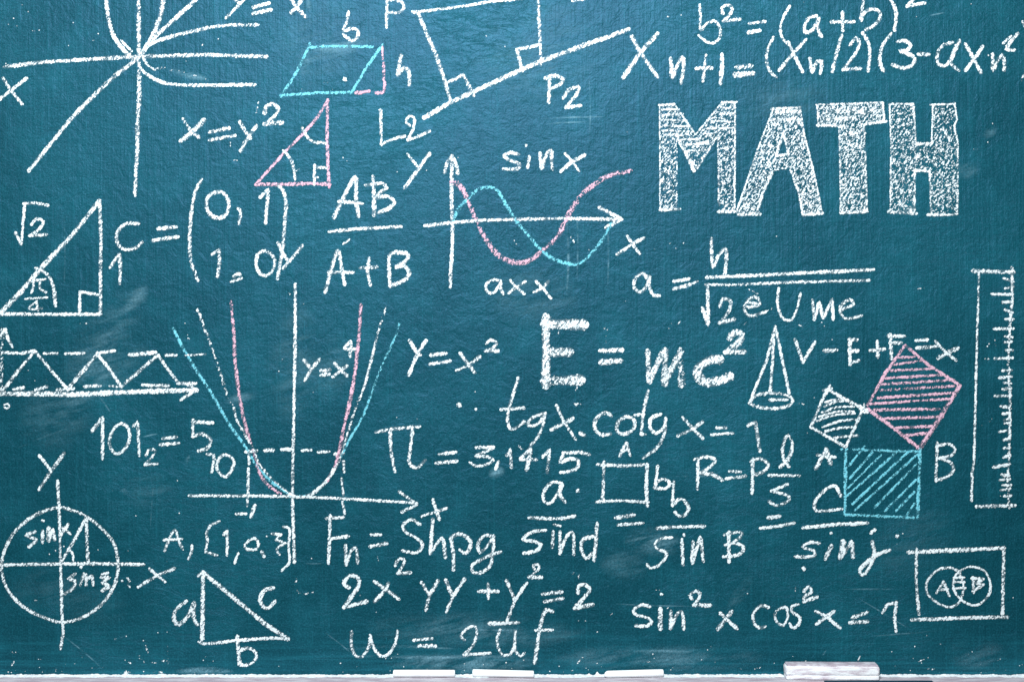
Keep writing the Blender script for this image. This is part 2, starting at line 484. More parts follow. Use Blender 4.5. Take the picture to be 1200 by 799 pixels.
INK_TEXT = r"""
#P chalk_graph | white curves and straight lines crossing at one origin | 5.6
@0 0
L 812,-12 812,340 815,560 806,700 803,900 795,1000 790,1140
L 30,392 250,365 500,350 760,335 900,330 1200,322 1400,328 1558,332
S 1160,-12 1020,115 900,225 800,345 680,440 560,550 440,670 330,800 170,999
S 620,-12 635,110 665,210 720,290 800,345 870,250 910,170 940,90 958,-12
S3.5 710,240 770,300
S4.8 800,345 870,265 980,222 1148,180 1298,152 1508,147
S4.8 800,345 830,410 890,455 960,485 1060,498 1250,500 1350,498 1490,497
S3.8 840,345 870,390 905,408
S4:0.8 920,402 960,398
S4:0.4 990,412 1100,430 1230,475
#Q letter | white x beside the left end of the axis | 4.6
S 20,460 65,530 130,610
S 155,460 65,530 -14,592
#P chalk_equation | y = x cut off by the top edge | 4.8
@200 0
S 440,-12 380,50 325,105
L 350,-20 405,22
L5 485,45 575,20 ; L5.5 485,80 585,60
S 700,-12 740,50 790,100 ; S 775,-12 740,40 705,75
#P chalk_parallelogram | blue parallelogram with pink dashes for its height | 4.0 | c
@200 0
L 815,258 740,420 645,565 ; L 815,280 900,272 1180,275
L 645,560 850,545 1060,542 ; L 1060,540 1150,390 1238,265
#Q height_line | pink dashed height line | 4.4 | p
L 1085,545 1160,535 ; L3:0.5 1165,538 1200,538
@420 0
L 5,545 60,535 ; S 105,545 145,540 155,485 ; L3 140,275 143,350 ; L 148,370 148,470
#Q letter | white b over the top side | 4.2
@200 0
S 1040,72 1030,130 1010,185 1050,170 1095,180 1090,225 1060,240 1012,205
L3:0.3 720,238 900,240 1150,246 ; L4:0.35 890,265 1140,262 ; L4:0.3 750,522 1040,525
.6 1020,465
#Q letter | white h right of the pink height | 4.6
@420 0
S 250,325 240,380 228,445 265,400 290,410 298,450 298,500
#P chalk_diagram | white slanting line with two perpendiculars and right angle marks | 5.0
@420 0
L4 320,75 480,55 640,35 760,12 900,0 990,-12
L 320,70 350,80 400,200 460,340 500,460 530,560 545,600
L 1050,-12 1055,80 1060,200 1065,280 1065,380
L5.4 385,690 540,600 700,525 930,420 1065,360 1190,315 1330,262 1470,215 1579,172
L4.4 510,490 615,440 650,510 675,560
L4.4 1060,262 1000,278 925,290 945,360 960,415
#Q letter | white P cut by the top edge | 4.4
S 170,-20 165,80 165,160 ; S 165,5 220,0 260,20 265,50 235,75 175,75
#Q letter | white P 2 under the slanting line | 4.8
@600 0
L 220,450 215,600 ; S 195,460 250,445 300,465 280,495 225,520
S4.4 300,575 330,530 390,510 380,550 330,610 315,630 ; L 315,630 400,620
L5 355,4 425,-4
#Q letter | white L 2 at the lower end of the slanting line | 4.2
@420 0
L 130,645 132,740 135,848 ; L 135,845 200,815 270,797
S 300,735 280,715 295,680 325,690 325,740 300,800 290,820 ; L 290,820 350,800 415,768
#P chalk_equation | b squared = (a + b) squared | 4.8
@780 0
S4 200,30 203,110 205,180 240,140 290,125 320,175 315,225 275,255 230,240 195,210
S 335,80 330,50 365,30 390,55 365,100 340,125 ; L 340,125 435,115
L 490,140 580,128 ; L5 485,192 550,180
S4.2 725,40 690,100 672,160 680,220 720,265
S 880,95 840,105 815,150 815,190 850,185 885,140 895,100 890,170 910,215
L 970,130 1100,130 ; L 1035,75 1035,180
@960 0
S 262,-12 250,60 245,120 ; S 245,110 270,70 320,55 355,75 355,110 320,150 275,175
S4.4 410,-10 440,40 450,90 440,180
L 560,-12 515,40 ; L 515,38 615,20
#P chalk_equation | X n+1 = (X n / 2)(3 - a x n squared | 4.8
@600 0
S5.4 700,215 750,305 850,450 ; S5.6 850,200 760,300 650,455
@780 0
S 30,345 35,400 40,455 70,380 100,335 105,400 90,485
L 180,402 268,400 ; L4.2 235,325 218,475 ; L 330,320 330,400 320,490
L6 415,395 500,388 ; L6.5 405,440 510,430
S4.2 630,222 600,280 590,350 605,410 645,452
S 720,250 745,310 800,420 ; S 820,235 745,315 665,412
S 845,345 855,425 885,365 912,360 905,430
L 1030,210 1000,310 975,420
@960 0
S 180,265 215,222 235,260 200,330 140,410 ; L 140,408 240,402
S 255,195 290,260 295,340 285,415 ; S 420,200 375,260 355,330 355,370 375,415
S 460,245 500,240 535,265 505,300 470,302 530,320 560,350 540,385 490,400 430,380
L4.5 580,318 640,320
S 780,250 720,270 690,330 700,380 740,385 780,330 820,240 ; S 800,270 770,370 815,412
S 855,260 900,340 945,425 ; S 955,275 905,350 855,412
.2.5 990,325
S 1015,320 1018,412 1045,350 1070,320 1082,360 1082,412
L4 1075,255 1120,215 ; S5 1160,200 1120,245 1095,290 1140,295
L4 1190,130 1202,158 ; L3 1200,430 1185,470
#P block_letter | large chalk filled capital M | 3.2
@740 110
F:0.67 165,65 250,62 375,240 530,52 607,52 603,690 512,690 503,245 385,435 365,450 265,245 265,680 170,680
L 162,68 250,62 ; L2.6 165,70 168,680 ; L2.6 605,52 605,320 603,690 ; L2.6 250,62 375,240 530,52
L3 530,52 615,50 ; L4.6 170,680 280,675 ; L4.4 510,690 600,688 ; L4.6 265,250 320,350 365,450 ; L3.5 385,435 440,345 505,245
L2.4:0.8 265,270 265,675 ; L2.6:0.8 505,260 512,685
L3.4 175,95 275,92 ; L3.4 540,85 605,82 ; L3.4 515,120 605,115 ; L3.4 200,240 300,243 ; L3.4 310,300 450,295 ; L3.4 330,335 430,330 ; L3.4 180,125 300,120 ; L3 175,152 320,158 ; L3 190,188 340,192 ; L3 180,215 360,222 ; L3 290,270 420,262 ; L3 440,205 600,200 ; L3 420,235 520,230 ; L3 470,160 590,165
S4 360,310 390,290 430,285
#P block_letter | large chalk filled capital A | 3.2
F:0.72 835,80 985,75 1010,240 1060,430 1115,695 1005,708 975,560 935,455 890,440 820,460 775,570 745,705 615,690 680,490 740,320 800,170 / 885,235 840,366 920,358
L4 885,235 845,365 920,355 890,235 ; L4.4 820,465 770,570 745,660 ; L3.6 935,455 980,580 1000,700
L4.8 625,705 750,705 ; L4.6 1005,708 1115,698 ; L3.4 820,90 985,80 ; L2.8 985,80 1010,240 1060,430 1115,695 ; L2.8 830,90 740,320 615,690
L6:0.9 850,105 975,105 ; L6:0.85 820,150 985,150 ; L4:0.8 830,390 950,375 ; L6:0.8 820,200 720,420 ; L6:0.8 960,180 1040,420
#P block_letter | large chalk filled capital T | 3.0
@940 110
F:0.72 85,65 250,62 470,55 480,165 360,180 370,400 380,690 225,700 222,440 215,190 95,185
L 85,65 250,60 470,52 ; L 90,70 95,190 ; L4 90,185 220,188 ; L4 360,182 420,170 490,162 ; L3 472,55 480,165
L2.6:0.9 215,190 222,440 225,700 ; L2.6:0.9 362,182 370,400 380,690 ; L4 225,698 380,690
L9:0.85 130,110 440,95 ; L7:0.85 140,155 330,140 ; L7:0.8 230,240 360,235 ; L6:0.8 250,90 450,130 ; L6:0.75 245,200 350,330
#P block_letter | large chalk filled capital H with a white crumb on its bar | 3.0
F:0.66 510,62 650,60 665,290 755,290 765,60 890,60 895,200 912,330 905,710 755,715 745,450 660,452 655,700 515,695 520,300
L4.4 660,295 755,292 ; L3.6 655,450 740,452 ; L5 505,690 665,700 ; L4.6 735,708 830,708 ; L3 830,710 905,705
L 750,65 890,62 ; L 890,55 905,150 890,190 910,290 908,700 ; L4 825,205 865,275 ; L3.4 745,450 755,690 ; L3.4 658,450 655,690
L3.4 510,62 650,60 665,290 ; L2.6 512,65 520,300 515,690 ; L2.6 765,65 757,290
.8 682,362
#P chalk_equation | x = y squared left of the pink triangle | 5.2
@200 140
S 75,0 125,75 165,105 ; S6 195,5 125,75 60,125
L5 230,75 340,52 ; L5 230,122 375,95
S 405,15 440,75 465,110 ; S 500,40 450,110 410,185
S 550,-35 560,-74 600,-90 630,-60 600,-10 550,30 ; L6 550,28 650,18
L2.6:0.7 515,-98 500,-40
#P chalk_triangle | pink right triangle with white angle marks | 4.4 | p
@200 140
L 500,380 660,200 780,80 850,0 920,-110 ; L 918,-112 915,100 920,270 928,395
L5 500,382 700,380 820,375 930,380
#Q angle_mark | white arcs and right angle mark | 4.2
S 770,50 790,90 830,130 905,140 ; S 660,185 700,230 720,290 728,350
L 840,380 843,270 ; L 843,280 915,285
.3 860,340
#P chalk_equation | fraction AB over A + B | 5.2
@200 140
S 955,575 1010,460 1080,340 1085,470 1100,565 ; L4.6 985,480 1120,492
L4.8 930,657 1090,640 1348,627
@420 140
L 85,335 92,460 92,560 ; S 45,385 90,380 140,375 165,400 110,440 100,460 170,450 210,485 180,520 120,545
@200 270
S 905,360 940,230 980,115 1000,220 1018,315 ; L4.4 925,245 1070,245 ; L3:0.8 1010,80 1045,55
@420 260
L 15,270 105,265 ; S 62,215 55,290 70,368
S 185,375 180,280 188,190 260,180 290,195 280,225 225,260 215,265 270,260 298,300 270,340 190,375
#P chalk_equation | C = two by two matrix of 0, 1, 1, 0 in tall brackets | 4.8
@0 220
S 810,210 745,210 700,240 682,290 700,345 740,362 800,350 830,320
L5 925,240 1030,230 ; L5 895,310 960,298 1040,288
@200 140
S 180,355 145,420 122,550 112,690 120,830 160,940
S 275,425 225,445 210,495 230,555 280,578 325,555 340,490 310,430 275,425
S 395,520 410,540 400,610 ; L 525,455 570,412 565,500 555,605
S 630,385 660,420 675,500 668,600 665,650 648,800 625,930
@200 270
L 245,140 285,112 285,190 275,270 ; S 370,270 395,250 405,260 ; L3.6 355,300 415,280
S 550,120 510,140 500,200 520,250 555,265 595,235 610,180 590,140 550,120
#Q letter | white y over the foot of the right bracket | 4.8
S 630,75 650,120 680,170 ; S 770,90 720,150 660,220
#P chalk_triangle | large white right triangle with pi over 4 in its corner | 5.0
@0 220
L6 -14,750 120,610 240,470 420,280 580,80 ; L4.6 582,75 592,300 588,500 588,735
L4.6 -14,738 200,740 588,740
#Q angle_mark | white arc and right angle mark | 4.2
L 465,720 470,610 ; L 470,608 585,628 ; S 210,472 270,500 310,570 325,690
#Q symbol | white pi over 4 | 3.3
L 190,545 265,535 ; S 200,540 195,580 185,615 ; S 235,540 235,590 270,612
L 150,650 275,642 ; S 215,665 175,695 170,712 245,705 ; S 215,670 222,716
#Q symbol | white square root of 2 by the long side | 4.2
L 92,265 125,335 145,95 ; S 140,95 210,90 280,105
S 185,215 215,182 255,200 230,240 180,280 ; L5 175,280 270,275
#Q symbol | white 1 by the upright side | 4.8
L 645,465 700,385 705,470 700,560
#P chalk_graph | white triangular wave between dashed lines | 4.2
@0 370
L6:0.85 15,80 12,250 5,455 ; L -10,130 35,75 45,130 72,180
L 20,215 100,218 ; L 120,220 200,205 ; L 260,220 335,220 ; L 385,222 490,218 ; L 570,218 670,205 ; L5 760,228 910,215 ; L 970,230 1030,230 ; L3 1088,230 1203,225
L 0,460 100,330 205,205 ; L 205,205 300,320 395,430 ; L5 395,430 480,330 570,225 ; L4 570,225 640,310 710,415 ; L5 710,415 830,310 925,230 ; L 925,230 980,310 1040,385
L 80,430 140,420 ; L 210,432 275,415 ; L 335,432 430,425 ; L 495,412 585,410 ; L 645,410 700,415 ; L 835,405 985,408 ; L 1040,395 1145,395
L6 -10,455 200,455 420,460 600,452 900,440 1150,435 ; L4.6 1150,432 1060,490 ; L4 1150,432 1090,395
S3 25,520 45,515 55,530 40,542 28,535
#P chalk_graph | three parabolas in pink, white and blue on one pair of axes | 4.2
@0 0 1
L4.2 346,333 346,390 345,450 343,548 343,594 345,659
L4.4 222,580.5 320,581 360,582 402,584 488,589 ; L 468,576 489,591 471,599.5
@180 500
L5 540,145 600,140 ; L 650,138 700,135 ; L 750,132 815,132 ; L 870,138 920,135 ; L 965,148 1025,145 ; L 1060,158 1110,155
L4 558,165 558,215 ; L4 555,245 552,400 ; L4 550,400 548,460 ; L4 1110,200 1115,262 ; L4 1100,305 1110,395 ; L4 1105,440 1118,505
L4 485,508 540,508 ; L5 592,460 570,525
#Q curve | blue parabola, the widest | 3.8 | c
@0 0 1
S:0.92 203,385 218,414 233,438 250,464 267,494 288,524 299,542 315,561 330,573 343,581
S:0.75 340,581 358,580 374,573 388,556 400,534 ; S 400,534 410,514 424,490 435,462 446,432 457,408 465,390 467.5,380
#Q curve | pink steep parabola | 5.4 | p
S:0.95 271,354 274,390 276,428 281,466 288,500 297,528 304,552 312,566 328,578
S:1.0 384,562 393,546 398,526 404,496 410,470 415,444 419,408 421,390 423,358
#Q curve | white parabola between the pink and the blue | 4.2
S:0.8 232,363 242,390 252,418 260,442 267,464 272,473
S:0.8 274,478 277,490 288,510 296,524 304,544 320,562 335,575 347,582 360,581 373,573 385,560 394,546 399,535 408,506 417,478 426,456 434,426 442,394 452,360
S4.4 338,579 348,582 361,580.5 374,572 386,559 393,547
#Q equation_tag | white y = x to the fourth inside the curves | 4.8
@190 390
S 830,160 870,210 ; S 920,155 870,220 835,275 ; L 930,220 980,215 ; L 930,248 975,240
L5 1010,180 1080,250 ; L5 1080,195 1000,255 ; S4.4 1100,50 1065,90 1125,95 ; L 1105,55 1100,135
#Q letter | white x under the arrow head | 4.4
@360 480
S 735,525 755,590 772,640 ; L 670,622 755,595 815,575
#P chalk_equation | y = x squared right of the parabolas | 4.6
@380 390
S 500,45 545,120 560,130 ; S 595,45 545,125 495,245
L5 625,130 710,120 ; L5 620,182 735,165
S 795,120 840,180 880,232 ; S 910,140 840,190 775,218
S 950,60 975,40 1010,60 985,90 945,105 ; L5 945,105 1015,105
.7 790,422
.4 885,445
#P chalk_graph | sine graph of a pink and a blue wave on white axes | 4.6
@420 140
L 548,215 545,370 545,480 550,620 549,749 540,889 538,979 ; S 505,310 520,250 548,215 ; S 548,215 570,260 580,315
L4.8 390,622 540,605 700,592 900,585 1200,580 1539,585 ; L5 1409,515 1535,582 ; L5 1535,585 1449,632
#Q curve | pink wave | 6.8 | p
S:0.82 545,368 590,385 630,450 680,570 740,690 820,795 930,839 1020,814 1070,769 1099,749 1169,679 1199,620 1239,540 1299,450 1379,380 1479,325 1589,302
#Q curve | blue wave | 4.6 | c
S:0.88 550,590 590,520 650,455 710,405 790,400 830,440 870,510 920,590 980,660 1059,754 1129,809 1229,844 1299,839 1359,789 1429,699 1479,609
#Q letter | white y beside the upright axis | 4.8
S4 288,205 345,275 ; S5 415,200 345,300 270,400
#Q equation_tag | white sin x over the waves | 4.6
S 935,205 890,195 850,215 890,240 945,265 930,290 850,290 ; L 1000,220 990,280
.4.5 980,152
@600 140
L5 165,200 170,285 ; S5 175,280 205,200 230,180 230,220 235,290
S4 310,200 350,245 390,300 ; S 425,210 350,250 285,305
#Q letter | white x under the arrow of the flat axis | 4.0
@600 260
S 675,85 705,130 745,185 ; S 770,95 705,130 615,190
#Q equation_tag | white a x x under the waves | 4.2
@420 260
S 830,345 780,340 745,370 755,410 790,415 825,370 835,345 830,380 845,420
S 890,345 920,380 970,420 ; S 975,350 920,385 880,415
S 1040,350 1080,390 1125,445 ; S 1110,350 1080,385 1028,410
#P chalk_equation | a = h over the root of 2 e U m e | 4.4
@720 270
S 190,280 165,250 125,280 115,330 150,362 185,330 205,275 ; S 205,270 205,330 230,380 262,382
L5 350,298 435,285 ; L5 348,342 440,318 ; L3 440,318 485,298
S 568,50 568,130 578,215 610,145 650,105 655,170 645,260
L4.4 540,275 800,265 1050,252 1199,245 1350,238 1515,230
L4.4 535,318 700,318 1000,305 1250,298 1490,292
L4.6 515,455 548,550 545,320
S 615,445 635,400 680,415 670,470 620,540 ; L5 615,540 700,520
S 790,450 850,430 830,390 780,410 760,460 790,500 885,475 ; L4 780,420 840,430 ; L3:0.8 770,445 820,450
L2.6:0.7 790,345 835,370
S4 962,340 955,430 985,515 1030,525 1065,470 1088,370
@840 270
L 560,410 570,520 ; L 570,520 600,420 620,510 ; L 625,510 675,405 680,520
S 735,460 800,430 780,405 735,430 720,470 750,515 845,500
#P chalk_equation | thick bold E = m c squared | 8
@560 360
L12.5:1.0 398,62 398,452 ; L14:0.98 395,98 618,102 ; L12:0.96 420,264 535,262 ; L13.5:0.98 395,430 600,426 ; L4:0.8 385,58 420,58
L5 715,255 845,250 ; L7 720,322 835,312
S3:0.6 735,130 755,105 755,150 750,205
L3:0.7 470,135 472,150 ; L4:0.7 580,430 576,485
@720 370
L7 195,208 205,385 ; L8.5:0.95 205,375 290,205 ; L9:0.95 298,205 295,395 ; L8:0.92 300,380 385,215 ; L9:0.95 385,205 392,402
S11.5:0.95 615,255 560,260 490,308 488,350 535,388 600,382 675,355
S8 675,130 700,98 745,108 730,150 665,205 ; L7 650,212 758,210
#P chalk_diagram | white cone | 4.2
@720 370
L 940,65 890,260 790,510 ; L3.6 932,110 925,280 910,450 ; L 945,80 985,270 1022,450
S 790,510 820,470 900,452 1000,462 1045,490 1020,525 930,542 830,530 790,512
L4.4 910,490 1010,490
#P chalk_equation | V - E + F = x above the squares | 4.6
@900 370
L 158,140 205,270 ; L 205,270 275,155 ; L 330,205 400,200
L 478,135 480,285 ; L 475,140 520,140 ; L 475,205 525,205 ; L 480,275 530,262
L 598,203 680,195 ; L 640,150 642,240
L 715,110 722,250 ; L5 705,118 795,120 ; L 715,160 780,158
L5 868,145 930,140 ; L5 870,188 985,180 ; L4 980,150 1040,215 1100,260 ; L5 1110,190 1050,215 995,248
#P chalk_diagram | three hatched squares round a right triangle | 4.2
@840 520
#Q letter | white A left of the squares | 5
L6 640,35 580,140 ; L6 640,30 665,115 ; L4.6 590,65 690,78
#Q letter | white C beside the blue square | 4.4
S 725,305 690,245 620,280 570,350 580,390 730,380
#Q letter | white B right of the blue square | 4.4
@960 460
L 690,295 682,515 ; S 690,310 760,300 795,335 765,370 700,382 ; S 710,385 770,410 785,450 750,490 690,510
#Q hatched_square | small white hatched square | 4.2
@900 370
L 345,430 250,650 ; L 250,650 450,765 ; L 455,765 560,535 ; L5 350,430 490,510 575,550 ; L4 325,435 370,425 ; L4 362,410 345,450 ; L4 562,520 560,560 ; L4 540,550 580,565
S3.6 335,505 400,488 440,490 ; S3.6 315,565 400,535 500,530 ; S3.6 300,590 400,560 500,560 ; S3.6 285,615 390,580 505,570 ; S3.6 320,650 420,615 510,605 ; S3.6 335,675 420,655 495,650 ; S3.6 385,715 450,705 525,700 ; S3.6 330,530 400,500 450,495
#Q hatched_square | large pink hatched square standing on a corner | 4.2 | p
L 800,175 690,330 585,520 ; L 805,175 930,280 1120,405 ; L6:0.9 1120,410 1010,590 890,770 ; L5 585,545 740,660 885,775
L3.4 760,245 855,240 ; L3.4 740,285 905,262 ; L3.6 720,320 960,310 ; L3.8 690,365 1020,345 ; L4 670,400 1085,375 ; L4 660,435 1105,410 ; L3.8 640,480 1090,450 ; L3.8 600,515 1060,485 ; L4 620,550 1000,545 ; L4 690,600 1020,590 ; L4 745,655 960,645 ; L4 790,700 935,685
#Q hatched_square | blue hatched square | 3.8 | c
@960 460
L 130,330 590,345 ; L4.4 155,340 150,710 ; L 150,712 550,730 ; L4.4 590,330 575,730
L3.2 265,315 175,425 ; L3.2 310,350 180,500 ; L3.2 360,365 170,555 ; L3.4 450,350 165,600 ; L3.4 520,345 195,650 ; L3.4 575,360 210,685 ; L3.4 565,420 325,670 ; L3.4 565,510 385,690 ; L3.4 555,580 450,690 ; L3.4 555,650 505,725
#P chalk_ruler | tall white ruler with tick marks down its right side | 4.0
@960 300
L5.6 900,88 1135,95 ; L3.6 935,95 925,400 920,600 915,800 910,999 905,1199 ; L3.6 908,1180 895,1260 890,1430
L4.4:0.9 1125,70 1130,240 1115,400 1105,640 1115,799 1115,1000 1105,1300 1108,1470
@960 460
L4.4 920,665 1145,658
@1100 300
L 380,130 435,150 ; L 390,190 435,180 ; L 310,222 430,225 ; L 375,270 430,268 ; L 390,315 430,330 ; L 390,370 435,370 ; L 325,425 435,425 ; L 390,470 430,475 ; L 390,505 425,500 ; L 395,550 430,550 ; L 330,600 430,595 ; L3:0.5 275,602 295,602 ; L 375,670 425,668 ; L 355,712 425,705 ; L 385,740 420,745 ; L 380,780 420,775
@1100 450
L 375,30 420,20 ; L 330,70 420,68 ; L 365,130 410,135 ; L 375,175 415,168 ; L 385,210 415,200 ; L3 385,228 410,228 ; L 355,278 415,268 ; L 380,325 415,322 ; L 380,375 415,370 ; L 380,428 415,415 ; L 320,485 415,468 ; L 370,530 410,535 ; L 360,560 415,555 ; L 375,590 420,590 ; L 365,620 415,610 ; L 385,655 420,650 ; L3:0.5 340,655 375,655
#P chalk_equation | 101 base 2 = 5 base 10 | 4.6
@0 480
L 540,125 600,45 600,285 ; S 710,80 660,120 640,200 680,258 730,230 760,160 745,100 710,80 ; L 782,95 805,70 815,265
S4.2 855,265 875,232 910,240 890,275 850,320 ; L4.2 850,322 920,315
L 955,168 1030,160 ; L 940,205 1045,195
@190 390
L 180,510 180,605 ; L 180,520 295,525 ; S 180,605 230,590 275,610 285,640 260,675 215,690
@180 500
S 315,160 350,165 352,200 340,262 ; S 405,165 375,200 375,255 420,292 455,255 470,200 440,170 405,165
#P chalk_graph | white unit circle with axes and a small triangle | 4.8
@0 580
S 340,70 200,120 90,210 25,330 10,440 50,560 150,660 300,730 380,742 500,705 610,620 675,510 690,400 665,280 590,190 490,115 400,82 340,70
L4.2 337,-84 345,60 352,300 358,500 362,680 370,800 355,895 ; L4.4 -12,408 300,402 600,400 840,405
L 360,390 430,270 500,140 ; L 505,130 510,300 515,390 ; S4 400,315 425,340 428,390
#Q letter | white y over the circle | 4.6
L 232,-230 295,-150 ; S5 375,-244 300,-140 230,-35
#Q letter | white x right of the circle | 4.4
L4 875,430 965,505 ; S 1020,428 920,470 810,535
#Q equation_tag | white sin written left of the upright axis | 4.4
S 205,215 150,235 215,260 170,300 ; L 250,210 248,275 ; L5 285,190 285,265 ; L 285,262 310,200 320,260 ; L 400,170 360,230 ; L 370,190 410,225
.4.5 252,150
#Q equation_tag | white sin written below the flat axis | 4.0
S 440,460 400,490 440,500 430,540 370,580 ; L 490,460 470,525 ; L 505,465 505,525 ; L 510,490 540,470 545,525 ; L 600,460 630,455 ; S5 595,480 640,480 600,510 640,530 600,555
.4 475,420
.3 715,500
S3:0.8 745,485 760,500 745,515 760,535
#P chalk_equation | A, bracket 1, 0, 3 in curly brackets | 3.8
@180 600
S 65,225 95,150 125,100 145,160 170,215 ; L 62,162 165,155 ; S 225,195 222,230 205,270
S 385,52 330,80 310,130 315,160 305,230 ; L 305,232 370,250 ; L 410,130 432,110 430,250 ; L 495,240 475,295
S 590,150 535,190 545,215 600,215 615,185 590,150 ; L5 635,232 645,255
.3 665,140
L 695,125 745,130 ; L 745,130 715,160 770,180 ; S 770,180 720,215 735,245
S 760,85 795,95 790,200 795,290 750,340
#P chalk_triangle | white right triangle with sides a, b and c | 5.2
@180 600
L 290,355 285,740 ; L5 265,370 290,350 ; L6 295,355 480,510 650,650 785,740 ; S4.8 268,758 300,768 500,748 700,735 785,740
#Q letter | white a by the upright side | 5.0
S 190,520 130,570 120,630 150,655 205,600 230,540 ; S 238,530 235,620 255,655
#Q letter | white c above the long side | 4.8
S 700,442 650,455 622,510 640,550 670,560 710,520
#Q letter | white b under the bottom side | 4.6
@0 0 1
S 278.2,745 279.5,764 281,777 ; S 281,762 288,759 297,761 300.7,768.5 295.5,776 287,779 280.5,778
#P chalk_equation | F n = S h p g | 4.6
@360 600
L 135,20 125,295 ; L5 115,35 210,30 ; L 130,155 240,140
L5 225,195 228,305 ; S 228,300 260,220 285,205 295,295
L4 375,130 430,132 ; L 368,200 465,182
S 658,70 610,42 560,75 575,115 640,150 675,190 640,235 560,225
L 735,40 720,240 ; S 720,235 790,150 800,190 808,262
S 840,150 855,240 855,335 ; S 845,145 890,125 950,160 955,200 925,240 895,220
S 1090,140 1040,135 1000,180 1010,235 1050,200 1085,150 ; S 1092,138 1085,240 1070,310 1020,350 970,350 965,310 1010,280 1070,250 1130,232
#P chalk_equation | 2 x y y + y squared = 2 | 4.8
@360 600
S4.2 515,310 540,270 570,280 560,310 530,355 ; L4.2 530,358 605,352
S 245,440 215,415 250,370 300,385 300,430 260,490 215,555 ; L5 215,555 350,520
L 395,405 460,450 535,505 ; S 475,415 450,460 395,520
S 670,410 715,485 ; S 765,400 715,490 695,570 ; S 810,395 850,490 ; S 920,390 855,490 815,580
L 1005,462 1115,462 ; L 1058,422 1060,500
@540 600
S 268,400 315,510 ; S 385,415 320,510 270,635 ; S4 430,330 425,310 450,305 460,325 435,350 400,380 ; L5 400,378 470,380
L 165,650 335,645 ; L 480,478 590,465 ; L 492,522 595,503
S5 685,470 690,430 730,425 755,450 720,500 670,555 ; L5.6 668,560 770,540
#P chalk_equation | w = 2 u f on the lowest line | 4.4
@380 680 5
S 160,300 160,380 185,440 220,445 260,390 270,320 ; S 270,320 290,390 330,440 375,430 415,370 430,295
L 525,348 630,338 ; L5 555,380 650,383
S 820,345 800,325 830,285 880,265 895,300 870,380 820,430 ; L 820,432 970,425
S 1030,290 1012,350 1040,430 1090,430 1115,370 1118,295 ; S 1115,370 1120,410 1150,440 1172,425
@560 680 5
S5 435,180 400,172 375,230 355,330 345,400 332,480 ; L 340,290 435,288
#P chalk_equation | t g x . c o t g x = 1 | 4.6
@560 360
S 235,415 200,530 175,630 185,705 215,710 270,670 ; L4 135,598 270,588
S 385,620 330,640 288,680 310,695 360,675 395,620 ; S4 395,620 380,690 350,759 310,809 300,839
S 460,575 500,660 570,770 ; L5 430,715 500,680 555,650
L5 600,735 622,748 ; L3:0.7 560,562 600,565
.4 575,570
S 780,635 745,615 690,655 685,710 720,745 775,740
S 865,640 820,670 815,725 855,742 910,710 915,660 880,640 865,640
L 995,490 970,600 955,740 ; L4 955,742 980,742 ; L4 920,630 970,625
@720 370
S 270,575 215,600 210,660 245,685 290,650 300,600 ; S 300,600 295,680 270,740 245,775 170,829
S 400,595 455,655 515,715 ; L 515,620 450,665 370,702 ; L4 598,655 655,655 ; L 570,695 690,685 ; L 782,640 825,622 850,790
#P chalk_equation | pi = 3,1415 | 4.6
@360 480
L5 405,130 500,112 655,98 ; L4.8 485,130 490,240 512,360 ; S4.8 615,120 605,220 598,310 640,340 690,295
L 775,260 870,248 ; L 755,312 875,300
@540 470
L 90,270 190,268 ; L4.4 190,272 90,318 ; S 90,320 160,325 190,345 150,370 90,378 55,360
L 220,355 205,395 ; L 270,315 290,282 295,385
L5 410,285 385,400 ; L5 400,285 350,335 ; L5 350,340 440,342 ; L3.6:0.8 340,265 360,280
L 480,325 520,285 505,415 ; L4.6 600,302 700,298 750,312 ; S 600,310 582,355 640,335 690,350 680,390 630,410 585,415
#P chalk_rectangle | white rectangle with sides a and b | 4.4
@540 470
L 800,370 950,378 1090,370 ; L4 838,355 830,580 ; L 795,588 930,580 1095,590 ; L5 1090,370 1085,500 1090,610
#Q letter | white a over the rectangle | 4.0
L 930,320 965,245 ; L 970,245 990,315 ; L4 935,300 975,280
#Q letter | white b right of the rectangle | 4.4
@700 480
L 352,330 340,440 ; S 345,420 390,405 425,430 400,460 335,455
#P chalk_equation | R = p times l over S | 4.6
@700 480
L 590,290 585,460 ; S 570,290 640,275 690,295 650,340 600,370 ; L5 605,370 670,375 730,410
L 775,360 835,362 ; L 755,402 865,388
L5 910,290 905,485 ; S5 900,300 950,285 1000,320 975,360 920,380
S 1070,335 1120,280 1140,200 1115,150 1085,210 1090,290 1120,330
L4.6 1005,382 1180,385 ; L 1110,435 1020,475 ; S 1020,475 1110,500 1125,525 1050,560 1005,535
#P chalk_equation | a over sin d = b over sin B = c over sin j | 4.6
@540 470
S 590,480 540,472 490,520 485,580 520,598 560,550 590,485 ; S 592,490 580,550 610,588
.6 685,522
L4.4 400,680 500,685 600,685 665,670 ; L6 910,680 1010,665 ; L4 920,722 1065,712
@540 600
S 495,105 420,115 362,158 430,170 470,190 440,225 370,240 ; L 540,115 535,205 ; L4 548,72 580,80 ; L 580,115 580,240 ; S 582,235 620,140 650,115 660,150 660,245
S 780,140 715,160 705,215 735,270 770,240 ; L 798,65 790,170 780,280
@700 480
L4 447,420 442,500 440,560 ; S 445,550 490,520 530,560 520,610 480,622 455,600 ; L4.6 352,692 450,685 625,680
@700 620
S4 435,48 370,55 335,90 360,120 400,130 400,165 350,215 310,225 292,205 ; L 495,60 500,205 ; L5 560,75 555,195 ; S 560,190 590,80 605,45 612,110 620,185
.4.5 505,32
L 770,15 770,190 ; S 745,30 800,18 850,20 835,45 790,80 ; S 750,90 790,80 850,95 855,120 820,150 740,160
@700 480
L5 1000,630 1065,622 ; L4.6 955,692 1060,680 1150,662
@840 520
